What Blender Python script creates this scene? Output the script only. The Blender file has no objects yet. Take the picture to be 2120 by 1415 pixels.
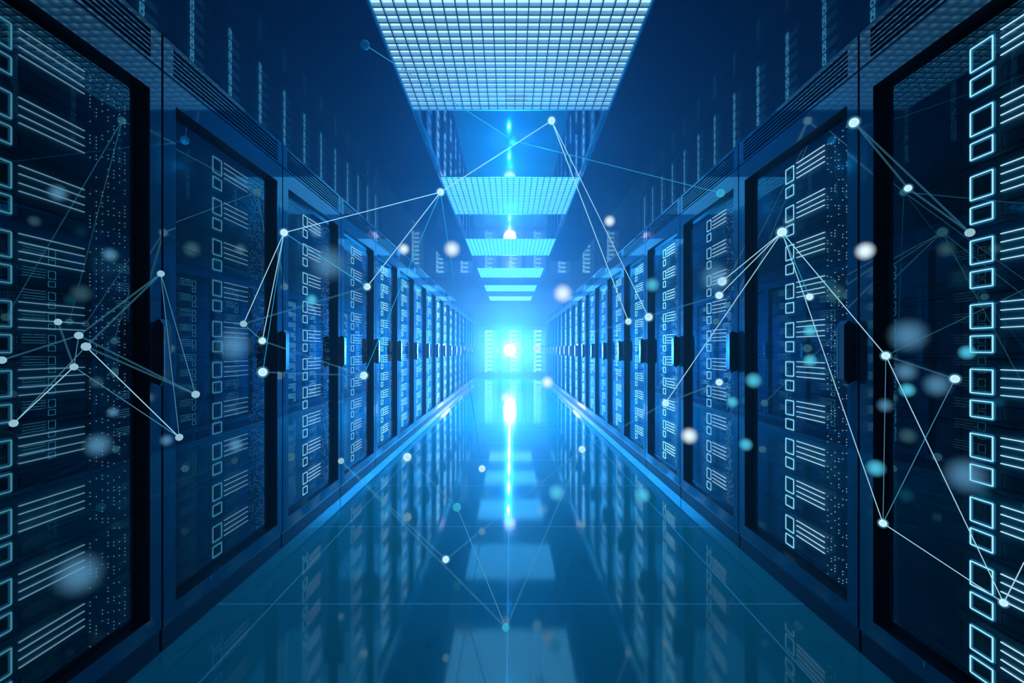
import bpy, bmesh, math, random
from mathutils import Vector, Matrix
random.seed(7)
S = bpy.context.scene
COL = S.collection
PI = math.pi

# ------------------------------------------------------------------ camera, world, exposure
CAM_H = 1.122          # eye height
F = 1060.0             # focal length in pixels of the 2120 px frame (18 mm on 36 mm)
W = 1.29               # half width of the aisle
CEIL = 3.27
cam_data = bpy.data.cameras.new('camera')
cam_data.lens = 18.0
cam_data.sensor_width = 36.0
cam_data.shift_x = 3.0 / 2120
cam_data.shift_y = 18.5 / 2120
cam_data.clip_start = 0.05
cam = bpy.data.objects.new('camera', cam_data)
COL.objects.link(cam)
cam.location = (0, 0, CAM_H)
cam.rotation_euler = (PI / 2, 0, 0)
S.camera = cam

world = bpy.data.worlds.new('world')
S.world = world
world.use_nodes = True
world.node_tree.nodes['Background'].inputs[0].default_value = (0.002, 0.02, 0.06, 1)
world.node_tree.nodes['Background'].inputs[1].default_value = 0.5

S.view_settings.view_transform = 'Standard'
S.view_settings.look = 'None'
S.view_settings.gamma = 1
S.view_settings.use_curve_mapping = False
S.view_settings.exposure = 0.0
try:
    S.cycles.max_bounces = 7
    S.cycles.glossy_bounces = 5
    S.cycles.transparent_max_bounces = 24
    S.cycles.volume_bounces = 0
    S.cycles.sample_clamp_indirect = 6
    S.cycles.caustics_reflective = False
    S.cycles.caustics_refractive = False
except Exception:
    pass

HAZE_DENSITY = 0.045
HAZE_COLOR = (0.50, 0.82, 1.0)
LAMP_STRENGTH = 240.0
LAMP_POS = (-0.03, 19.4, 1.13)
PANEL_STRENGTH = 1.15

PANEL_LIGHT = [(0.50, 0.80, 0.94), (0.75, 2.1, 2.8), (0.9, 3.2, 4.4), (1.4, 5.5, 8.5), (1.8, 7.0, 11.0), (2.2, 8.0, 13.0)]

def lamp(name, loc, energy, color, radius):
    d = bpy.data.lights.new(name, 'POINT')
    d.energy = energy; d.color = color; d.shadow_soft_size = radius
    o = bpy.data.objects.new(name, d); COL.objects.link(o); o.location = loc
    return o
for yy, e in ((18.0, 340), (16.6, 320), (14.8, 320), (13.0, 320), (11.3, 320),
              (9.8, 300), (8.4, 210), (7.2, 100)):
    lamp('added_haze_fill', (-0.03, yy, 1.13), e, (0.012, 0.32, 1.0), 0.0)  # added unseen lights along the aisle, only to brighten haze and racks
lamp('added_rack_fill', (0, 5.3, 2.6), 80, (0.012, 0.40, 1.0), 0.0)  # added unseen lights high over the aisle, brighten the nearer racks
lamp('added_rack_fill', (0, 4.1, 2.6), 22, (0.012, 0.42, 1.0), 0.0)

# ------------------------------------------------------------------ materials
def mat(name, base, rough=0.4, metal=0.0, ior=1.5, emit=None, strength=0.0, sample=False):
    m = bpy.data.materials.new(name); m.use_nodes = True
    b = m.node_tree.nodes['Principled BSDF']
    b.inputs['Base Color'].default_value = (*base, 1)
    b.inputs['Roughness'].default_value = rough
    b.inputs['Metallic'].default_value = metal
    b.inputs['IOR'].default_value = ior
    if emit:
        b.inputs['Emission Color'].default_value = (*emit, 1)
        b.inputs['Emission Strength'].default_value = strength
        if not sample:
            m.cycles.emission_sampling = 'NONE'
    return m

def add_noise_rough(m, lo, hi, scale, bump=0.0, var=0.0):
    """small procedural wear: roughness and a little tone variation"""
    nt = m.node_tree; N = nt.nodes; L = nt.links
    b = N['Principled BSDF']
    tc = N.new('ShaderNodeTexCoord')
    nz = N.new('ShaderNodeTexNoise'); nz.inputs['Scale'].default_value = scale; nz.inputs['Detail'].default_value = 3
    L.new(tc.outputs['Object'], nz.inputs['Vector'])
    mr = N.new('ShaderNodeMapRange'); mr.inputs['To Min'].default_value = lo; mr.inputs['To Max'].default_value = hi
    mr.inputs['From Min'].default_value = 0.3; mr.inputs['From Max'].default_value = 0.7
    L.new(nz.outputs['Fac'], mr.inputs['Value']); L.new(mr.outputs['Result'], b.inputs['Roughness'])
    if var:
        base = tuple(b.inputs['Base Color'].default_value)
        mx = N.new('ShaderNodeMix'); mx.data_type = 'RGBA'
        mx.inputs['A'].default_value = tuple(c * (1 - var) for c in base[:3]) + (1,)
        mx.inputs['B'].default_value = tuple(min(1, c * (1 + var)) for c in base[:3]) + (1,)
        L.new(nz.outputs['Fac'], mx.inputs['Factor']); L.new(mx.outputs['Result'], b.inputs['Base Color'])
    return m

M = {}
M['body'] = add_noise_rough(mat('cabinet_paint', (0.008, 0.10, 0.17), ior=1.9), 0.03, 0.055, 3.0, var=0.15)
M['body'].node_tree.nodes['Principled BSDF'].inputs['Specular Tint'].default_value = (0.35, 0.9, 1.0, 1)
M['dark'] = mat('black_recess', (0.0015, 0.003, 0.006), 0.5, ior=1.3)
M['jamb'] = mat('dark_jamb', (0.002, 0.006, 0.014), 0.35, ior=1.4)
M['plinth'] = mat('plinth_paint', (0.004, 0.03, 0.06), 0.3, ior=1.5)
M['chassis'] = add_noise_rough(mat('server_front', (0.022, 0.25, 0.42), ior=1.5), 0.3, 0.5, 8.0, var=0.3)
M['drawer'] = mat('drawer_front', (0.026, 0.28, 0.46), 0.35)
M['handle'] = mat('handle_metal', (0.004, 0.015, 0.03), 0.22, metal=0.0, ior=1.8)
M['steel'] = mat('bright_steel', (0.5, 0.65, 0.75), 0.25, metal=1.0)
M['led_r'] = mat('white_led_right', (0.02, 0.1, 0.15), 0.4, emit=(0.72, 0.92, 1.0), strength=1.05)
M['led_l'] = mat('white_led_left', (0.02, 0.1, 0.15), 0.4, emit=(0.55, 0.85, 1.0), strength=0.33)  # left LEDs and rings set dimmer to imitate darkening towards the frame edge
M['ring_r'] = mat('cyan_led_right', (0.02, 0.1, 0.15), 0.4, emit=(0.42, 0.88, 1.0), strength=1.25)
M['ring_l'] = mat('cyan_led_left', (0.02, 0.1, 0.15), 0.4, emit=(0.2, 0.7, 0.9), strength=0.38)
M['halo_r'] = mat('diffuser_right', (0.004, 0.04, 0.08), 0.4, emit=(0.03, 0.3, 0.6), strength=0.28)  # glow around the square lights, painted as a wide dim emissive ring
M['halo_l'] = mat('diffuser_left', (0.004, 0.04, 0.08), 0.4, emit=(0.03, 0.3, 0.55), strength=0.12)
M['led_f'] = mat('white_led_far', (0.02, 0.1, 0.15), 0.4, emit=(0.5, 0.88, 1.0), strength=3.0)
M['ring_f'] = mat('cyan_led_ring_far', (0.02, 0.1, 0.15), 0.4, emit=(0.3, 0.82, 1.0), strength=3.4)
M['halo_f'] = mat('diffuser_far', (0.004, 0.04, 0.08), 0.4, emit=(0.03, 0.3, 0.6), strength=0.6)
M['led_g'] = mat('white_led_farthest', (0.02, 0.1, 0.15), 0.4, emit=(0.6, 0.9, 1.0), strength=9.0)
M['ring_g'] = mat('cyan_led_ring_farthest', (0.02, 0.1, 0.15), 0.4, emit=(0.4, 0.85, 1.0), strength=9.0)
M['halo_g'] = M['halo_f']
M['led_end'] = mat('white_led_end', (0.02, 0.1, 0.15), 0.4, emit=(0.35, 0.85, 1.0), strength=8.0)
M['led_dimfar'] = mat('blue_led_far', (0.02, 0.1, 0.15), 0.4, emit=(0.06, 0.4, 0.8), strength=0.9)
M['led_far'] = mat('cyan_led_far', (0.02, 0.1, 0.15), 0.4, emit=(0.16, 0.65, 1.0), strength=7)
M['lattice_shade'] = mat('lattice_painted_shade', (0.006, 0.03, 0.06), 0.6, ior=1.2)  # shade on the unlit undersides of the bars, painted in as dark colour
M['lattice'] = mat('lattice_white', (0.50, 0.72, 0.82), 0.4)
for k, c in enumerate(PANEL_LIGHT):
    M['diffuser%d' % k] = mat('ceiling_diffuser', (0.5, 0.6, 0.7), 0.5, emit=c, strength=1.0, sample=True)
M['panel_rim'] = mat('panel_rim', (0.1, 0.4, 0.5), 0.3, metal=0.6)
M['wall'] = add_noise_rough(mat('wall_paint', (0.01, 0.16, 0.32)), 0.4, 0.6, 2.0, var=0.1)
M['lamp'] = mat('lamp_glass', (1, 1, 1), 0.5, emit=(0.62, 0.62, 1.0), strength=LAMP_STRENGTH, sample=True)
M['node'] = mat('node_glow', (0.5, 0.8, 0.9), 0.5, emit=(0.75, 0.97, 1.0), strength=1.1)
M['node_dim'] = mat('node_glow_dim', (0.1, 0.3, 0.4), 0.5, emit=(0.35, 0.62, 0.72), strength=0.8)
M['node_teal'] = mat('node_glow_teal', (0.02, 0.2, 0.3), 0.5, emit=(0.03, 0.42, 0.62), strength=0.9)
M['node_faint'] = mat('node_glow_faint', (0.0, 0.03, 0.08), 0.5, emit=(0.0, 0.05, 0.16), strength=1.0)

def soft_mat(name, color, strength, alpha, power):
    m = bpy.data.materials.new(name); m.use_nodes = True
    nt = m.node_tree; N = nt.nodes; L = nt.links; N.clear()
    out = N.new('ShaderNodeOutputMaterial')
    lw = N.new('ShaderNodeLayerWeight'); lw.inputs['Blend'].default_value = 0.5
    sub = N.new('ShaderNodeMath'); sub.operation = 'SUBTRACT'; sub.inputs[0].default_value = 1.0
    pw = N.new('ShaderNodeMath'); pw.operation = 'POWER'; pw.inputs[1].default_value = power
    mul = N.new('ShaderNodeMath'); mul.operation = 'MULTIPLY'; mul.inputs[1].default_value = alpha
    L.new(lw.outputs['Facing'], sub.inputs[1]); L.new(sub.outputs[0], pw.inputs[0]); L.new(pw.outputs[0], mul.inputs[0])
    geo = N.new('ShaderNodeNewGeometry')
    bf = N.new('ShaderNodeMath'); bf.operation = 'SUBTRACT'; bf.inputs[0].default_value = 1.0
    L.new(geo.outputs['Backfacing'], bf.inputs[1])
    m2 = N.new('ShaderNodeMath'); m2.operation = 'MULTIPLY'
    L.new(mul.outputs[0], m2.inputs[0]); L.new(bf.outputs[0], m2.inputs[1])
    t = N.new('ShaderNodeBsdfTransparent'); e = N.new('ShaderNodeEmission')
    e.inputs[0].default_value = (*color, 1); e.inputs[1].default_value = strength
    mx = N.new('ShaderNodeMixShader')
    L.new(m2.outputs[0], mx.inputs[0]); L.new(t.outputs[0], mx.inputs[1]); L.new(e.outputs[0], mx.inputs[2])
    L.new(mx.outputs[0], out.inputs['Surface'])
    m.cycles.emission_sampling = 'NONE'
    return m
M['halo_node'] = soft_mat('node_halo', (0.25, 0.75, 1.0), 0.9, 0.55, 2.2)
M['soft_white'] = soft_mat('soft_white_orb', (0.72, 0.92, 1.0), 1.15, 1.0, 4.0)
M['soft_dim'] = soft_mat('soft_dim_orb', (0.16, 0.5, 0.85), 0.8, 0.5, 5.0)
M['soft_teal'] = soft_mat('soft_teal_orb', (0.1, 0.7, 1.0), 0.9, 0.8, 3.5)
M['strand'] = mat('strand_glow', (0.2, 0.5, 0.6), 0.5, emit=(0.5, 0.9, 1.0), strength=0.75)
M['strand_dim'] = mat('strand_glow_dim', (0.05, 0.15, 0.2), 0.5, emit=(0.10, 0.36, 0.5), strength=0.6)
M['strand_blue'] = mat('strand_glow_blue', (0.01, 0.1, 0.2), 0.5, emit=(0.02, 0.40, 0.70), strength=0.8)
def veil_mat(name, color, strength, alpha):
    m = bpy.data.materials.new(name); m.use_nodes = True
    nt = m.node_tree; N = nt.nodes; L = nt.links; N.clear()
    out = N.new('ShaderNodeOutputMaterial')
    t = N.new('ShaderNodeBsdfTransparent'); e = N.new('ShaderNodeEmission')
    e.inputs[0].default_value = (*color, 1); e.inputs[1].default_value = strength
    mx = N.new('ShaderNodeMixShader'); mx.inputs[0].default_value = alpha
    L.new(t.outputs[0], mx.inputs[1]); L.new(e.outputs[0], mx.inputs[2]); L.new(mx.outputs[0], out.inputs['Surface'])
    m.cycles.emission_sampling = 'NONE'
    return m
M['strand_veil'] = veil_mat('strand_translucent', (0.12, 0.55, 0.85), 0.7, 0.09)

def glass_mat():
    m = bpy.data.materials.new('door_glass'); m.use_nodes = True
    nt = m.node_tree; N = nt.nodes; L = nt.links; N.clear()
    out = N.new('ShaderNodeOutputMaterial')
    fr = N.new('ShaderNodeFresnel'); fr.inputs['IOR'].default_value = 1.7
    t = N.new('ShaderNodeBsdfTransparent'); t.inputs[0].default_value = (0.80, 0.92, 0.97, 1)
    g = N.new('ShaderNodeBsdfGlossy'); g.inputs['Roughness'].default_value = 0.0
    g.inputs['Color'].default_value = (0.35, 0.85, 1, 1)
    mx = N.new('ShaderNodeMixShader')
    L.new(fr.outputs[0], mx.inputs[0]); L.new(t.outputs[0], mx.inputs[1]); L.new(g.outputs[0], mx.inputs[2])
    L.new(mx.outputs[0], out.inputs['Surface'])
    return m
M['glass'] = glass_mat()

def line_mask(nt, coord, period, offset, half):
    """1 on lines of half-width `half` repeating every `period` along a coordinate socket"""
    N = nt.nodes; L = nt.links
    a = N.new('ShaderNodeMath'); a.operation = 'ADD'; a.inputs[1].default_value = period / 2 - offset
    L.new(coord, a.inputs[0])
    p = N.new('ShaderNodeMath'); p.operation = 'FLOORED_MODULO'; p.inputs[1].default_value = period
    L.new(a.outputs[0], p.inputs[0])
    s = N.new('ShaderNodeMath'); s.operation = 'SUBTRACT'; s.inputs[1].default_value = period / 2
    L.new(p.outputs[0], s.inputs[0])
    ab = N.new('ShaderNodeMath'); ab.operation = 'ABSOLUTE'; L.new(s.outputs[0], ab.inputs[0])
    c = N.new('ShaderNodeMath'); c.operation = 'LESS_THAN'; c.inputs[1].default_value = half
    L.new(ab.outputs[0], c.inputs[0])
    return c.outputs[0]

def tile_mat(name, base, seam, lines, rough, ior, clear=0.0):
    m = mat(name, base, rough, ior=ior)
    nt = m.node_tree; N = nt.nodes; L = nt.links; b = N['Principled BSDF']
    b.inputs['Specular Tint'].default_value = (0.35, 0.85, 1.0, 1)
    tc = N.new('ShaderNodeTexCoord'); sp = N.new('ShaderNodeSeparateXYZ')
    L.new(tc.outputs['Object'], sp.inputs[0])
    mask = None
    for ax, per, off, half in lines:
        k = line_mask(nt, sp.outputs[ax], per, off, half)
        if mask is None: mask = k
        else:
            mm = N.new('ShaderNodeMath'); mm.operation = 'MAXIMUM'
            L.new(mask, mm.inputs[0]); L.new(k, mm.inputs[1]); mask = mm.outputs[0]
    nz = N.new('ShaderNodeTexNoise'); nz.inputs['Scale'].default_value = 1.2; nz.inputs['Detail'].default_value = 4
    L.new(tc.outputs['Object'], nz.inputs['Vector'])
    v = N.new('ShaderNodeMix'); v.data_type = 'RGBA'
    v.inputs['A'].default_value = tuple(c * 0.9 for c in base) + (1,); v.inputs['B'].default_value = tuple(c * 1.1 for c in base) + (1,)
    L.new(nz.outputs['Fac'], v.inputs['Factor'])
    mx = N.new('ShaderNodeMix'); mx.data_type = 'RGBA'; mx.inputs['B'].default_value = (*seam, 1)
    L.new(mask, mx.inputs['Factor']); L.new(v.outputs['Result'], mx.inputs['A'])
    L.new(mx.outputs['Result'], b.inputs['Base Color'])
    return m
M['floor'] = tile_mat('floor_tiles', (0.015, 0.36, 0.38), (0.35, 0.85, 0.95),  # light seam colour paints in the highlight of the tile bevels
                      [('Y', 0.9915, 2.265, 0.0035), ('X', 1.038, -0.012, 0.0035)], 0.06, 1.7)
M['ceiling'] = tile_mat('ceiling_gloss', (0.004, 0.035, 0.085), (0.0, 0.004, 0.012),
                        [('Y', 3.5, 4.575, 0.006), ('Y', 3.5, 6.325, 0.006)], 0.03, 1.9)

# ------------------------------------------------------------------ mesh builder
class MB:
    def __init__(s): s.v = []; s.f = []; s.m = []
    def box(s, x0, x1, y0, y1, z0, z1, mi=0):
        b = len(s.v)
        s.v += [(x, y, z) for x in (x0, x1) for y in (y0, y1) for z in (z0, z1)]
        for q in ((0,1,3,2),(4,6,7,5),(0,4,5,1),(2,3,7,6),(0,2,6,4),(1,5,7,3)):
            s.f.append(tuple(b + i for i in q)); s.m.append(mi)
    def quad(s, pts, mi=0):
        b = len(s.v); s.v += list(pts); s.f.append(tuple(range(b, b + len(pts)))); s.m.append(mi)
    def ring(s, x0, x1, z0, z1, t, y, mi=0, c=0.006, depth=0.0015):
        """rounded-corner rectangular ring in the XZ plane, facing -Y, with thickness"""
        def loop(ins):
            a0, a1, b0, b1 = x0 + ins, x1 - ins, z0 + ins, z1 - ins
            cc = max(c - ins * 0.5, 0.001)
            return [(a0 + cc, b0), (a1 - cc, b0), (a1, b0 + cc), (a1, b1 - cc), (a1 - cc, b1), (a0 + cc, b1), (a0, b1 - cc), (a0, b0 + cc)]
        o, i = loop(0), loop(t)
        b = len(s.v)
        for P in (o, i):
            s.v += [(p[0], y, p[1]) for p in P]
        for P in (o, i):
            s.v += [(p[0], y + depth, p[1]) for p in P]
        for k in range(8):
            n = (k + 1) % 8
            s.f.append((b + k, b + n, b + 8 + n, b + 8 + k)); s.m.append(mi)
            s.f.append((b + k, b + 16 + k, b + 16 + n, b + n)); s.m.append(mi)
            s.f.append((b + 8 + k, b + 8 + n, b + 24 + n, b + 24 + k)); s.m.append(mi)
    def prism(s, prof, x0, x1, mi=0):
        """profile of (y, z) points extruded along X"""
        b = len(s.v); n = len(prof)
        s.v += [(x0, p[0], p[1]) for p in prof] + [(x1, p[0], p[1]) for p in prof]
        s.f.append(tuple(b + i for i in range(n))); s.m.append(mi)
        s.f.append(tuple(b + n + i for i in reversed(range(n)))); s.m.append(mi)
        for i in range(n):
            j = (i + 1) % n
            s.f.append((b + i, b + n + i, b + n + j, b + j)); s.m.append(mi)
    def merge(s, o, off=0, tr=None):
        b = len(s.v)
        s.v += [tuple(tr @ Vector(p)) for p in o.v] if tr else list(o.v)
        s.f += [tuple(b + i for i in f) for f in o.f]; s.m += [m + off for m in o.m]
    def mesh(s, name, mats, bevel=0.0, smooth=False):
        me = bpy.data.meshes.new(name)
        me.from_pydata(s.v, [], s.f)
        for m in mats: me.materials.append(m)
        me.polygons.foreach_set('material_index', s.m)
        bm = bmesh.new(); bm.from_mesh(me)
        bmesh.ops.recalc_face_normals(bm, faces=bm.faces)
        if bevel:
            bmesh.ops.bevel(bm, geom=list(bm.edges), offset=bevel, segments=1, affect='EDGES', profile=0.5)
        if smooth:
            for f in bm.faces: f.smooth = True
        bm.to_mesh(me); bm.free(); me.update()
        return me

def link(name, me, parent=None, loc=(0, 0, 0), rz=0.0):
    o = bpy.data.objects.new(name, me); COL.objects.link(o)
    if parent is not None: o.parent = parent
    o.location = loc; o.rotation_euler = (0, 0, rz)
    return o
def tag(o, label=None, cat=None, group=None, kind=None):
    if label: o['label'] = label
    if cat: o['category'] = cat
    if group: o['group'] = group
    if kind: o['kind'] = kind
    return o
def copy_tree(o, parent=None):
    c = o.copy(); COL.objects.link(c)
    if parent is not None: c.parent = parent
    for ch in list(o.children): copy_tree(ch, c)
    return c

# ------------------------------------------------------------------ room shell
XW = 5.62; Y0 = -3.0; Y1 = 23.6
b = MB(); b.box(-XW, XW, Y0, Y1, -0.1, 0); tag(link('floor', b.mesh('floor', [M['floor']])), kind='structure')
P_HALF = 0.877; P_LEN = 1.75; P_NEAR = 2.825; P_PITCH = 3.5; NP = 6
b = MB()
b.box(-XW, -P_HALF, Y0, Y1, CEIL, CEIL + 0.1); b.box(P_HALF, XW, Y0, Y1, CEIL, CEIL + 0.1)
y = Y0
for k in range(NP):
    y2 = P_NEAR + k * P_PITCH
    b.box(-P_HALF, P_HALF, y, y2, CEIL, CEIL + 0.1); y = y2 + P_LEN
b.box(-P_HALF, P_HALF, y, Y1, CEIL, CEIL + 0.1)
tag(link('ceiling', b.mesh('ceiling', [M['ceiling']])), kind='structure')
for nm, bx in (('wall_left', (-XW - 0.1, -XW, Y0, Y1)), ('wall_right', (XW, XW + 0.1, Y0, Y1)),
               ('wall_back', (-XW, XW, Y1, Y1 + 0.1)), ('wall_front', (-XW, XW, Y0 - 0.1, Y0))):
    b = MB(); b.box(*bx, 0, CEIL); tag(link(nm, b.mesh(nm, [M['wall']])), kind='structure')

# ------------------------------------------------------------------ ceiling light panels
NC = 23
def panel_meshes():
    lat = MB(); c = 2 * P_HALF / NC; t = 0.0034; d = 0.030
    for i in range(NC + 1):
        x = min(max(-P_HALF + i * c, -P_HALF + t), P_HALF - t)
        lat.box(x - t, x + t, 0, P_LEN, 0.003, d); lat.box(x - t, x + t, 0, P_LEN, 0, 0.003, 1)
    c = P_LEN / NC
    for i in range(NC + 1):
        yy = min(max(i * c, t), P_LEN - t)
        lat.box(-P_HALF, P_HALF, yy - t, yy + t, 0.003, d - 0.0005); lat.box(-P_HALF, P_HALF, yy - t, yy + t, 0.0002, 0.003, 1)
    dif = MB(); dif.box(-P_HALF, P_HALF, 0, P_LEN, d + 0.006, d + 0.012)
    rim = MB(); r = 0.012
    for q in ((-P_HALF, P_HALF, 0, r), (-P_HALF, P_HALF, P_LEN - r, P_LEN), (-P_HALF, -P_HALF + r, r, P_LEN - r), (P_HALF - r, P_HALF, r, P_LEN - r)):
        rim.box(*q, -0.003, 0.004)
    return lat.mesh('lattice', [M['lattice'], M['lattice_shade']]), dif.mesh('diffuser', [M['diffuser0']]), rim.mesh('rim', [M['panel_rim']])
LAT, DIF, RIM = panel_meshes()
ORD = ['first', 'second', 'third', 'fourth', 'fifth', 'sixth', 'seventh', 'eighth', 'ninth', 'tenth', 'eleventh', 'twelfth',
       'thirteenth', 'fourteenth', 'fifteenth', 'sixteenth', 'seventeenth', 'eighteenth']
pl_words = ['largest white gridded ceiling light panel, nearest overhead at the top of the picture',
            'second gridded ceiling light panel from the camera, above the aisle',
            'third gridded ceiling light panel from the camera, above the aisle',
            'fourth gridded ceiling light panel from the camera, a thin bright trapezoid',
            'fifth gridded ceiling light panel from the camera, second before the end racks',
            'smallest and farthest gridded ceiling light panel, just before the end racks']
proto = bpy.data.objects.new('ceiling_light', None); COL.objects.link(proto)
link('lattice', LAT, proto); link('diffuser', DIF, proto); link('rim', RIM, proto)
for k in range(NP):
    o = proto if k == 0 else copy_tree(proto)
    o.location = (0, P_NEAR + k * P_PITCH, CEIL)
    for ch in o.children:
        if ch.name.startswith('diffuser') and k:
            ch.data = DIF.copy(); ch.data.materials[0] = M['diffuser%d' % k]
    tag(o, pl_words[k], 'ceiling light', 'gridded ceiling light panels over the aisle')

# ------------------------------------------------------------------ server cabinets
# local frame: X left to right seen from the front, Y into the cabinet, Z up, origin on the floor at the middle of the front
RW = 0.988; RD = 1.03; RH = 2.293
OL, OR_, OB, OT = -0.425, 0.435, 0.155, 2.062      # glazed opening
def cabinet_meshes():
    r = {}
    h = RW / 2
    c = MB(); y = 0.05
    c.box(-h, -h + 0.02, y, RD, 0.088, RH); c.box(h - 0.02, h, y, RD, 0.088, RH)
    c.box(-h + 0.02, h - 0.02, y, RD, RH - 0.02, RH); c.box(-h + 0.02, h - 0.02, RD - 0.02, RD, 0.088, RH - 0.02)
    c.box(-h + 0.02, h - 0.02, y, RD - 0.02, 0.088, 0.105)
    r['carcass'] = c.mesh('carcass', [M['body']])
    p = MB(); p.box(-h, h, 0.006, RD, 0, 0.083)
    r['plinth'] = p.mesh('plinth', [M['plinth']], bevel=0.002)
    d = MB()
    d.box(-h, OL, 0, 0.048, 0.091, 2.156); d.box(OR_, h, 0, 0.048, 0.091, 2.156)
    d.box(OL, OR_, 0, 0.048, OT, 2.156); d.box(OL, OR_, 0, 0.048, 0.091, OB)
    # dark inner jambs
    j = 0.0015
    d.box(OL, OL + j, 0.0006, 0.0475, OB, OT, 1); d.box(OR_ - j, OR_, 0.0006, 0.0475, OB, OT, 1)
    d.box(OL, OR_, 0.0006, 0.0475, OT - j, OT, 1); d.box(OL, OR_, 0.0006, 0.0475, OB, OB + j, 1)
    r['door_frame'] = d.mesh('door', [M['body'], M['jamb']])
    g = MB(); g.box(OL + j, OR_ - j, 0.036, 0.0385, OB + j, OT - j)
    g.f = g.f; r['glass'] = None
    gq = MB(); gq.quad([(OL + j, 0.036, OB + j), (OR_ - j, 0.036, OB + j), (OR_ - j, 0.036, OT - j), (OL + j, 0.036, OT - j)])
    r['glass'] = gq.mesh('glass_pane', [M['glass']])
    # louvred strip above the door
    v = MB(); z0, z1 = 2.163, RH; L0, L1 = -h + 0.056, h - 0.056
    v.box(-h, L0, 0, 0.049, z0, z1); v.box(L1, h, 0, 0.049, z0, z1)
    v.box(L0, L1, 0, 0.049, z1 - 0.018, z1); v.box(L0, L1, 0, 0.049, z0, z0 + 0.010)
    a, bb = z0 + 0.010, z1 - 0.018; n = 6; pitch = (bb - a) / n
    for i in range(1, n):
        z = a + i * pitch
        v.prism([(0.001, z - 0.004), (0.001, z + 0.003), (0.030, z + 0.010), (0.030, z + 0.003)], L0, L1)
    v.box(L0, L1, 0.040, 0.048, a, bb, 1)
    r['louvre'] = v.mesh('louvred_panel', [M['body'], M['dark']])
    # pull handle: long wedge with cut corners, thin bright edge strips
    k = MB(); zc = 1.115; x0, x1 = 0.440, 0.484
    k.prism([(0.0, zc - 0.105), (-0.030, zc - 0.120), (-0.044, zc - 0.100), (-0.044, zc + 0.100), (-0.030, zc + 0.120), (0.0, zc + 0.105)], x0, x1)
    k.box(x0 + 0.004, x0 + 0.007, -0.0452, -0.043, zc - 0.095, zc + 0.095, 1)
    k.box(x0 - 0.001, x0 + 0.0005, -0.004, -0.0015, zc - 0.1, zc + 0.1, 1)
    r['handle'] = k.mesh('handle', [M['handle'], M['steel']])
    s = MB(); s.box(-0.20, -0.193, -0.002, 0.002, 0.135, 0.152)  # small bright tab standing in for a tiny reflection on the sill
    r['bright_tab'] = s.mesh('bright_tab', [M['steel']])
    return r
CM = cabinet_meshes()
def make_cabinet():
    t = bpy.data.objects.new('server_cabinet', None); COL.objects.link(t)
    link('carcass', CM['carcass'], t); link('plinth', CM['plinth'], t); link('louvred_panel', CM['louvre'], t)
    d = link('door', CM['door_frame'], t)
    link('glass_pane', CM['glass'], d); link('handle', CM['handle'], d); link('bright_tab', CM['bright_tab'], d)
    return t
CAB = make_cabinet()
cab_used = [False]
def place_cabinet(x, y, rz, label, group):
    o = CAB if not cab_used[0] else copy_tree(CAB)
    cab_used[0] = True
    o.location = (x, y, 0); o.rotation_euler = (0, 0, rz)
    tag(o, label, 'server cabinet', group)
    return o

# ------------------------------------------------------------------ server units
UP = 0.186; UTOP = 2.028; NU = 10
YF = 0.052                                   # front face of the servers, behind the glass
def unit_geometry(side):
    """all geometry of one server unit; z measured from the unit's underside, x as in the cabinet"""
    top = UP
    g = {}
    ch = MB(); ch.box(-0.42, 0.42, YF, 0.80, 0.0025, UP - 0.0025)
    # shallow ribs and dark slots on the front
    for (xa, xb, z) in ((-0.40, 0.40, 0.012), (0.0, 0.22, 0.030)):
        ch.box(xa, xb, YF - 0.0006, YF + 0.001, z, z + 0.0016, 1)
    ch.box(-0.30, -0.19, YF - 0.0012, YF + 0.001, 0.075, 0.078, 1)
    ch.box(0.23, 0.40, YF - 0.0006, YF + 0.001, 0.012, 0.0136, 1)
    g['chassis'] = ch
    dr = MB()
    for (xa, xb, za, zb) in ((-0.395, -0.125, 0.045, 0.172), (0.0, 0.225, 0.018, 0.058)):
        dr.ring(xa, xb, za, zb, 0.0022, YF - 0.0022, 1, c=0.003, depth=0.002)
        dr.box(xa + 0.0024, xb - 0.0024, YF - 0.0016, YF + 0.001, za + 0.0024, zb - 0.0024, 0)
    g['drawer'] = dr
    lo = MB(); lo.box(-0.19, -0.183, YF - 0.004, YF, 0.072, 0.079)
    g['screw'] = lo
    def ringset(x0, x1, z0, z1):
        r = MB()
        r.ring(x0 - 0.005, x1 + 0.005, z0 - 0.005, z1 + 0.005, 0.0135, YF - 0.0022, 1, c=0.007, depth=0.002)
        r.ring(x0, x1, z0, z1, 0.0030, YF - 0.0045, 0, c=0.002, depth=0.002)
        r.box(x0 + 0.009, x1 - 0.009, YF - 0.0012, YF - 0.0002, z0 + 0.009, z1 - 0.009, 2)
        return r
    g['big'] = ringset(-0.095, -0.023, top - 0.100, top - 0.029)
    g['small'] = ringset(-0.095, -0.023, top - 0.169, top - 0.119)
    bars = []
    for z in (0.029, 0.052, 0.077, 0.099):
        q = MB(); q.box(-0.002, 0.213, YF - 0.004, YF - 0.001, top - z - 0.0012, top - z + 0.0012); bars.append(q)
    g['bars'] = bars
    return g
def dots(seed, r=0.0022):
    rnd = random.Random(seed); d = MB()
    for c in range(7):
        x = 0.234 + c * 0.0245
        zmin = 0.010 + 0.004 * (c % 3)
        for k in range(14):
            if rnd.random() < 0.42:
                z = zmin + k * 0.0118
                if z > UP - 0.012: continue
                d.quad([(x + r * math.cos(a * PI / 3), YF - 0.003, z + r * math.sin(a * PI / 3)) for a in range(6)])
    return d
UG = unit_geometry(0)
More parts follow.
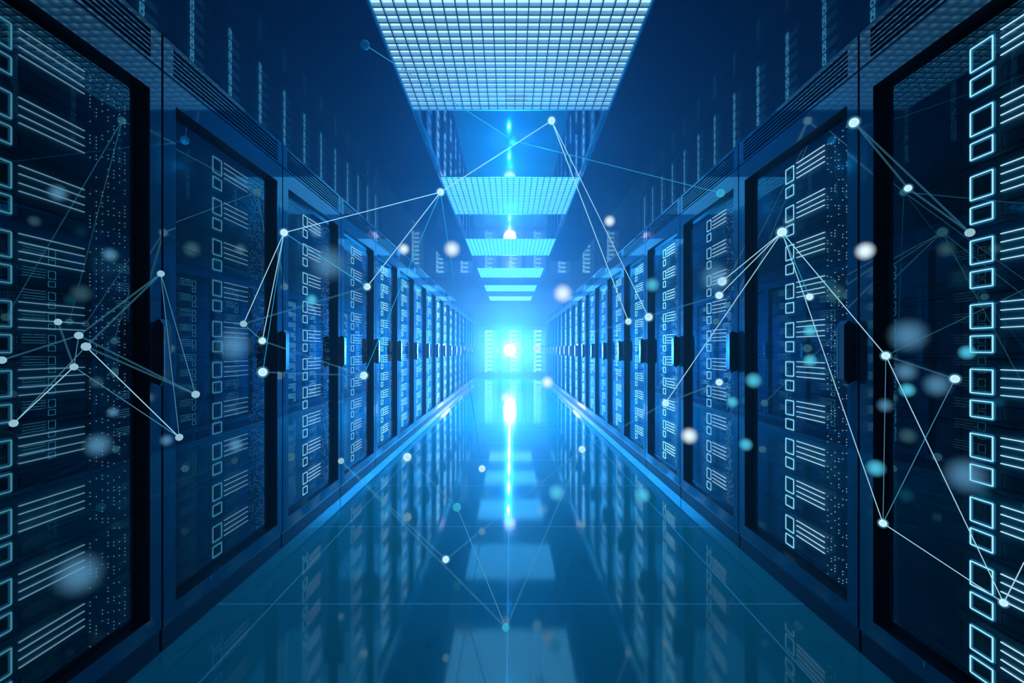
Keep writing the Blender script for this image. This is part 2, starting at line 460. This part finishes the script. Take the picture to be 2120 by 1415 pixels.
def unit_set(s):
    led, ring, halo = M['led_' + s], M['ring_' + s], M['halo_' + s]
    ms = {'chassis': UG['chassis'].mesh('chassis', [M['chassis'], M['dark']]),
          'drawer': UG['drawer'].mesh('drawer', [M['drawer'], M['dark']]),
          'screw': UG['screw'].mesh('bright_tab', [M['steel']]),
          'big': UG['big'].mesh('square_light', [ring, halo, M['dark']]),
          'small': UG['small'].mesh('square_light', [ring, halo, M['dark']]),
          'bars': [q.mesh('light_bar', [led]) for q in UG['bars']]}
    ms['dots'] = []; ms['joined'] = []
    for v in range(4):
        dm = dots(v + (0 if s == 'r' else 10))
        ms['dots'].append(dm.mesh('status_lights', [led]))
        j = MB(); j.merge(UG['chassis']); j.merge(UG['drawer'], 2); j.merge(UG['big'], 4); j.merge(UG['small'], 4)
        for q in UG['bars']: j.merge(q, 7)
        j.merge(dm, 7)
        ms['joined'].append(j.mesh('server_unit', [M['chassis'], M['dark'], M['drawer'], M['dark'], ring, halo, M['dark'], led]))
    return ms
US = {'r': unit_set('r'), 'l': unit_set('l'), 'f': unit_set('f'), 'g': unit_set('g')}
def make_unit(s, v):
    ms = US[s]
    t = bpy.data.objects.new('server_unit', None); COL.objects.link(t)
    link('chassis', ms['chassis'], t); d = link('drawer', ms['drawer'], t); link('drawer_latch', ms['screw'], d)
    tag(link('square_light', ms['big'], t), 'larger cyan-edged square light')
    tag(link('square_light', ms['small'], t), 'smaller cyan-edged square light')
    for q in ms['bars']: link('light_bar', q, t)
    tag(link('status_lights', ms['dots'][v], t), 'scattered tiny white indicator dots', kind='stuff')
    return t
UPROTO = {}
def place_unit(s, x, y, rz, i, label, group, detailed):
    v = random.randrange(4)
    if detailed:
        if (s, v) not in UPROTO:
            o = make_unit(s, v); UPROTO[(s, v)] = o
        else: o = copy_tree(UPROTO[(s, v)])
    else:
        o = bpy.data.objects.new('server_unit', US[s]['joined'][v]); COL.objects.link(o)
    o.location = (x, y, UTOP - (i + 1) * UP); o.rotation_euler = (0, 0, rz)
    tag(o, label, 'server', group)

NR = 17; NDET = 5; NSING = 15
UW = ['topmost', 'second from the top', 'third from the top', 'fourth from the top', 'fifth from the top',
      'fifth from the bottom', 'fourth from the bottom', 'third from the bottom', 'second from the bottom', 'lowest']
bank_at = []                                # cabinets whose servers go into the one joined mass
for side, s, sx, rz in (('right', 'r', 1, -PI / 2), ('left', 'l', -1, PI / 2)):
    for k in range(NR):
        yc = 0.897 + k + 0.5
        if k == 0: where = f'nearest glass-doored black server cabinet of the {side} row, cut off by the frame'
        elif k == NR - 1: where = f'farthest blue-lit server cabinet of the {side} row, beside the cross aisle'
        else: where = f'glass-doored server cabinet, {ORD[k]} from the camera in the {side} row'
        place_cabinet(sx * W, yc, rz, where, f'server cabinets of the {side} row')
        if k < NSING:
            for i in range(NU):
                lab = f'server with square lights, {UW[i]} in the {ORD[k]} cabinet of the {side} row'
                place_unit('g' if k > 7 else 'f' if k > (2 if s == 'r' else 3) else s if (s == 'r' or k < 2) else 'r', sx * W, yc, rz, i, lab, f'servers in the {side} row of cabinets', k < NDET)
        else: bank_at.append((sx * W, yc, rz))
# outer rows, seen mirrored in the glossy ceiling
XO = 3.5 * W
for side, sx, rz in (('right', 1, -PI / 2), ('left', -1, PI / 2)):
    for k in range(2, NR):
        yc = 0.897 + k + 0.5
        place_cabinet(sx * XO, yc, rz, f'cabinet of the row beyond the {side} row, mirrored in the glossy ceiling', f'cabinets beyond the {side} row')
        bank_at.append((sx * XO, yc, rz))
# racks across the end of the room
for i, k in enumerate(range(-4, 5)):
    x = 0.05 + k * 1.07
    if k == 0: lab = 'middle server cabinet of the far end row, facing the camera behind the glow'
    elif k == -1: lab = 'far end cabinet facing the camera, just left of the middle one'
    elif k == 1: lab = 'far end cabinet facing the camera, just right of the middle one'
    else: lab = f'far end cabinet facing the camera, hidden behind the {"left" if k < 0 else "right"} row'
    place_cabinet(x, 22.4, 0, lab, 'server cabinets across the far end')
    bank_at.append((x, 22.4, 0))
# one joined mass of server fronts for those cabinets
bank = MB()
unit = MB(); unit.box(-0.42, 0.42, YF, 0.5, 0.003, UP - 0.003, 0)
unit.ring(-0.095, -0.018, UP - 0.100, UP - 0.029, 0.006, YF - 0.003, 1); unit.ring(-0.095, -0.018, UP - 0.169, UP - 0.119, 0.006, YF - 0.003, 1)
for z in (0.029, 0.052, 0.077, 0.099): unit.box(0.0, 0.222, YF - 0.003, YF - 0.001, UP - z - 0.0025, UP - z + 0.0025, 2)
unit.merge(dots(3, 0.0026), 2)
unit_end = MB(); unit_end.merge(unit); unit_end.m = [3 if m else 0 for m in unit_end.m]
for (x, y, rz) in bank_at:
    for i in range(NU):
        bank.merge(unit_end if rz == 0 else unit, 0, Matrix.Translation((x, y, UTOP - (i + 1) * UP)) @ Matrix.Rotation(rz, 4, 'Z'))
tag(link('server_units', bank.mesh('server_units', [M['chassis'], M['led_far'], M['led_dimfar'], M['led_end']])),
    'distant blue-lit servers filling the end and outer cabinets', 'servers', kind='stuff')

# ------------------------------------------------------------------ glowing lamp at the end of the aisle
def sphere_mesh(name, r, mats, seg=24, rings=14):
    me = bpy.data.meshes.new(name); bm = bmesh.new()
    bmesh.ops.create_uvsphere(bm, u_segments=seg, v_segments=rings, radius=r)
    for f in bm.faces: f.smooth = True
    bm.to_mesh(me); bm.free()
    for m in mats: me.materials.append(m)
    return me
lt = bpy.data.objects.new('globe_lamp', None); COL.objects.link(lt); lt.location = (LAMP_POS[0], LAMP_POS[1], 0)
tag(lt, 'blazing white globe lamp at eye level at the far end of the aisle', 'lamp')
link('globe', sphere_mesh('globe', 0.22, [M['lamp']]), lt, (0, 0, LAMP_POS[2]))
pb = MB()
n = 16
def cyl(mb, r0, r1, z0, z1, n=16, mi=0):
    b0 = len(mb.v)
    for (r, z) in ((r0, z0), (r1, z1)):
        mb.v += [(r * math.cos(2 * PI * i / n), r * math.sin(2 * PI * i / n), z) for i in range(n)]
    for i in range(n):
        j = (i + 1) % n; mb.f.append((b0 + i, b0 + j, b0 + n + j, b0 + n + i)); mb.m.append(mi)
    mb.f.append(tuple(b0 + i for i in reversed(range(n)))); mb.m.append(mi)
    mb.f.append(tuple(b0 + n + i for i in range(n))); mb.m.append(mi)
cyl(pb, 0.014, 0.014, 0.02, LAMP_POS[2] - 0.21); link('pole', pb.mesh('pole', [M['steel']]), lt)
pb = MB(); cyl(pb, 0.16, 0.15, 0.0, 0.02); link('base', pb.mesh('base', [M['steel']]), lt)

# ------------------------------------------------------------------ floating nodes and strands
def dmax(px, py):
    dx = abs(px - 1057) + 14; dy = py - 726
    d = 1.22 * F / dx
    if dy > 0: d = min(d, 1.09 * F / (dy + 14))
    else: d = min(d, 2.10 * F / (-dy + 14))
    return d
def at(px, py, D): return Vector(((px - 1057) * D / F, D, CAM_H - (py - 726) * D / F))
def pos(px, py, frac=0.86, cap=4.2):
    return at(px, py, max(0.5, min(cap, dmax(px, py) * frac)))
UNIT_S = {}
def smesh(mk):
    if mk not in UNIT_S: UNIT_S[mk] = sphere_mesh('node', 1.0, [M[mk]], 20, 12)
    return UNIT_S[mk]
def tube_mesh(p, q, r0, r1, m, n=6):
    d = (q - p); L = d.length
    R = d.to_track_quat('Z', 'Y').to_matrix()
    mb = MB()
    for (c, r) in ((Vector((0, 0, 0)), r0), (d, r1)):
        mb.v += [tuple(c + R @ Vector((r * math.cos(2 * PI * i / n), r * math.sin(2 * PI * i / n), 0))) for i in range(n)]
    for i in range(n):
        j = (i + 1) % n; mb.f.append((i, j, n + j, n + i)); mb.m.append(0)
    mb.f.append(tuple(range(n))); mb.m.append(0); mb.f.append(tuple(n + i for i in range(n))); mb.m.append(0)
    return mb.mesh('strand', [M[m]], smooth=False)

# name: (px, py, radius px, look)
NODES = {
 'a': (1142,250,7.5,'node'), 'b': (912,398,7.5,'node'), 'c': (588,482,7.5,'node'), 'd': (760,594,7,'node'), 'e': (333,567,7,'node_dim'),
 'f': (543,706,7,'node'), 'g': (405,817,8,'node_dim'), 'h': (371,906,7.5,'node_dim'), 'i': (28,877,8,'node_dim'), 'j': (153,760,7.5,'node_dim'),
 'k': (163,695,8,'node_dim'), 'l': (120,667,7,'node_dim'), 'm': (178,718,9,'node_dim'), 'n': (753,778,8,'node'), 'o': (544,771,9,'node'),
 'p': (504,671,7,'node_dim'), 'q': (998,971,7,'node'), 'r': (1205,931,7,'node'), 's': (923,1159,7,'node'), 't': (946,1051,9,'node_teal'),
 'u': (1047,1300,8,'node_teal'), 'v': (706,955,6.5,'node_dim'), 'w': (1112,722,8.5,'node'), 'x': (1301,666,6.5,'node'), 'y': (1343,657,8,'node'),
 'z': (1489,612,7.5,'node'), 'A': (1495,583,9,'node'), 'B': (1378,835,7,'node'), 'C': (1489,792,7,'node'), 'D': (1619,481,9.5,'node'),
 'E': (1834,737,8,'node'), 'F': (1828,1084,7.5,'node'), 'G': (2078,1249,7.5,'node'), 'H': (1977,785,8.5,'node'), 'I': (1768,254,9.5,'node'),
 'J': (1880,390,7,'node'), 'K': (2008,482,9,'node_dim'), 'L': (1062,291,9,'node_teal'), 'N': (756,93,10,'node_faint'), 'O': (1492,400,9,'node_teal'),
 'P': (4,746,8,'node_dim'), 'Q': (843,947,8.5,'node'), 'R': (1676,615,7,'node'),
}
NETS = [
 ('wide net of white nodes joined by long thin strands across the upper aisle',
  'abcdnpfoxyq',
  [('a','b','strand'),('b','c','strand'),('b','d','strand'),('b','n','strand_blue'),('b','q','strand_blue'),('c','d','strand_blue'),('c','f','strand'),
   ('c','p','strand'),('c','o','strand_blue'),('a','y','strand'),('a','x','strand'),('f','p','strand_dim'),('d','p','strand_veil'),('n','o','strand_veil'),('f','n','strand_veil')]),
 ('grey-blue net of nodes and strands before the nearest left cabinets',
  'eghijklmP',
  [('e','h','strand_dim'),('e','k','strand_veil'),('e','m','strand_veil'),('e','g','strand_dim'),('j','i','strand'),('m','i','strand_dim'),('k','j','strand_dim'),
   ('l','j','strand_veil'),('j','h','strand_dim'),('m','h','strand'),('k','g','strand_veil'),('P','k','strand_veil'),('m','g','strand_veil')]),
 ('low net of white and teal nodes above the floor tiles',
  'rstuvBCQ',
  [('s','r','strand_veil'),('v','s','strand_veil'),('r','B','strand_veil'),('B','C','strand_veil'),('u','r','strand_veil'),('t','u','strand_dim'),('u','v','strand_veil'),('Q','t','strand_veil')]),
 ('bright star of strands fanning down from one white node on the right',
  'DzAREFGHw',
  [('D','z','strand'),('D','A','strand'),('D','E','strand'),('D','F','strand'),('D','R','strand_blue'),('E','F','strand_dim'),('E','G','strand'),
   ('F','G','strand'),('E','H','strand_veil'),('F','H','strand_dim'),('w','z','strand_veil')]),
 ('soft net of three nodes and broad dim strands at upper right',
  'IJK',
  [('I','J','strand_veil'),('J','K','strand_veil'),('I','K','strand_veil')]),
 ('faint teal nodes on hair-thin strands below the ceiling lights',
  'LNO',
  [('L','N','strand_blue'),('L','O','strand_blue')]),
]
for label, keys, strands in NETS:
    P3 = {}
    for k in keys:
        px, py, r, mk = NODES[k]
        P3[k] = pos(px, py)
    c = sum((p for p in P3.values()), Vector()) / len(P3)
    root = bpy.data.objects.new('light_network', None); COL.objects.link(root); root.location = c
    tag(root, label, 'light network')
    for k in keys:
        px, py, r, mk = NODES[k]
        o = link('node', smesh(mk), root, P3[k] - c); rr = r * P3[k].y / F * 0.95; o.scale = (rr,) * 3
        if mk == 'node':
            h = link('glow', smesh('halo_node'), root, P3[k] - c); h.scale = (rr * 1.55,) * 3
            h.name = 'node_glow'
    for (p, q, mk) in strands:
        a, b2 = P3[p], P3[q]
        w = 1.9 if mk == 'strand_veil' else (0.85 if mk == 'strand' else 0.7)
        me = tube_mesh(a, b2, w * a.y / F, w * b2.y / F, mk)
        link('strand', me, root, a - c)
# extra strands leaving the frame or ending in haze belong to the star and the left net
extra = [('star', 'D', (1379,833), 'strand'), ('G', 'G', (2120,1165), 'strand'), ('H', 'E', (2120,600), 'strand_veil')]
star = next(o for o in bpy.data.objects if o.type == 'EMPTY' and str(o.get('label', '')).startswith('bright star'))
for (_, k, q, mk) in extra:
    a = pos(*NODES[k][:2]); q3 = pos(*q)
    link('strand', tube_mesh(a, q3, 0.9 * a.y / F, 0.9 * q3.y / F, mk), star, a - star.location)

ORBS = [
 (936,516,13,'soft_white','bright blurred orb between the second and third ceiling panels, left of centre'),
 (836,516,9,'soft_white','small blurred white orb over the left row, below the ceiling'),
 (1262,458,9,'soft_white','small blurred white orb right of the second ceiling panel'),
 (1165,608,15,'soft_white','large blurred white orb right of the fourth and fifth ceiling panels'),
 (1350,590,11,'soft_teal','pale blue blurred orb above the node pair of the right row'),
 (1791,520,14,'soft_white','blurred white orb before the joint of the two nearest right cabinets'),
 (1427,903,13,'soft_white','blurred white orb low before the third right cabinet'),
 (1544,921,10,'soft_teal','blurred teal orb low before the joint of the second and third right cabinets'),
 (1516,833,9,'soft_teal','dim blue blurred orb beside the lower light strands of the third right cabinet'),
 (1677,685,10,'soft_teal','soft blue orb over the light bars, middle of the second right cabinet'),
 (1677,747,10,'soft_teal','soft blue orb just below another, middle of the second right cabinet'),
 (1940,797,20,'soft_dim','large pale blurred orb left of the square lights, nearest right cabinet'),
 (2000,985,30,'soft_dim','biggest pale blurred orb, low before the nearest right cabinet'),
 (1813,970,13,'soft_teal','teal blurred orb low at the edge of the nearest right cabinet'),
 (1878,808,11,'soft_teal','small blurred orb before the servers at mid height, nearest right cabinet'),
 (1832,840,12,'soft_dim','dim blurred orb on the dark jamb of the nearest right cabinet'),
 (2002,730,11,'soft_teal','small blue blurred orb on the square lights of the nearest right cabinet'),
 (1875,770,17,'soft_dim','dim blue blurred patch above the small orb of the nearest right cabinet'),
 (1880,695,28,'soft_dim','wide dim blurred orb at upper mid height of the nearest right cabinet'),
 (1152,1020,13,'soft_teal','teal blurred orb above the floor, right of the aisle centre'),
 (1121,1056,12,'soft_dim','dim pinkish blue orb above the floor near the centre line'),
 (1330,1026,12,'soft_teal','cyan blurred orb above the floor beside the right row'),
 (959,809,16,'soft_dim','pale blurred orb at the foot of the far left cabinets'),
 (1133,792,10,'soft_white','small pale orb at the foot of the far right cabinets'),
 (1047,824,8,'soft_white','small white orb imitating the floor reflection of the bright lamp, middle of the aisle'),  # orb stands in for the lamp's reflection on the floor
 (345,912,10,'soft_dim','small blurred orb beside the lowest node of the left net'),
 (234,854,9,'soft_dim','small dim blurred orb on the nearest left cabinet, right of the light bars'),
 (203,922,20,'soft_dim','dim round blurred orb low on the nearest left cabinet'),
 (164,1190,34,'soft_dim','largest dim blurred orb near the bottom of the nearest left cabinet'),
 (485,715,26,'soft_dim','large pale blurred orb before the light bars of the second left cabinet'),
 (680,545,30,'soft_dim','large blue blurred patch before the upper third left cabinet'),
 (655,480,11,'soft_dim','small blurred orb near the top of the third left cabinet'),
 (645,621,9,'soft_teal','small blue blurred orb at mid height of the third left cabinet'),
 (228,528,12,'soft_dim','dim blue blurred orb above the net on the nearest left cabinet'),
 (120,400,14,'soft_dim','very dim blue orb on the upper nearest left cabinet'),
 (488,922,12,'soft_dim','pale blurred orb low on the light bars of the second left cabinet'),
 (1560,788,12,'soft_teal','faint teal orb on the jamb of the second right cabinet'),
 (1480,575,24,'soft_dim','wide hazy orb behind the bright twin nodes of the right row'),
]
for (px, py, r, mk, lab) in ORBS:
    p = pos(px, py, 0.70, 3.6)
    o = link('floating_orb', smesh(mk), None, p); o.scale = (r * 1.6 * p.y / F,) * 3
    tag(o, lab, 'floating light', 'blurred lights floating in the aisle')

# ------------------------------------------------------------------ blue haze filling the far aisle
hz = MB(); hz.box(-XW + 0.02, XW - 0.02, 1.5, Y1 - 0.02, 0.01, CEIL - 0.01)
hm = bpy.data.materials.new('blue_haze'); hm.use_nodes = True
nt = hm.node_tree; nt.nodes.clear()
out = nt.nodes.new('ShaderNodeOutputMaterial'); sc = nt.nodes.new('ShaderNodeVolumeScatter')
sc.inputs['Color'].default_value = (*HAZE_COLOR, 1); sc.inputs['Density'].default_value = HAZE_DENSITY
sc.inputs['Anisotropy'].default_value = 0.2
nt.links.new(sc.outputs[0], out.inputs['Volume'])
tag(link('haze', hz.mesh('haze', [hm])), 'blue haze glowing around the lamp along the aisle', 'haze', kind='stuff')
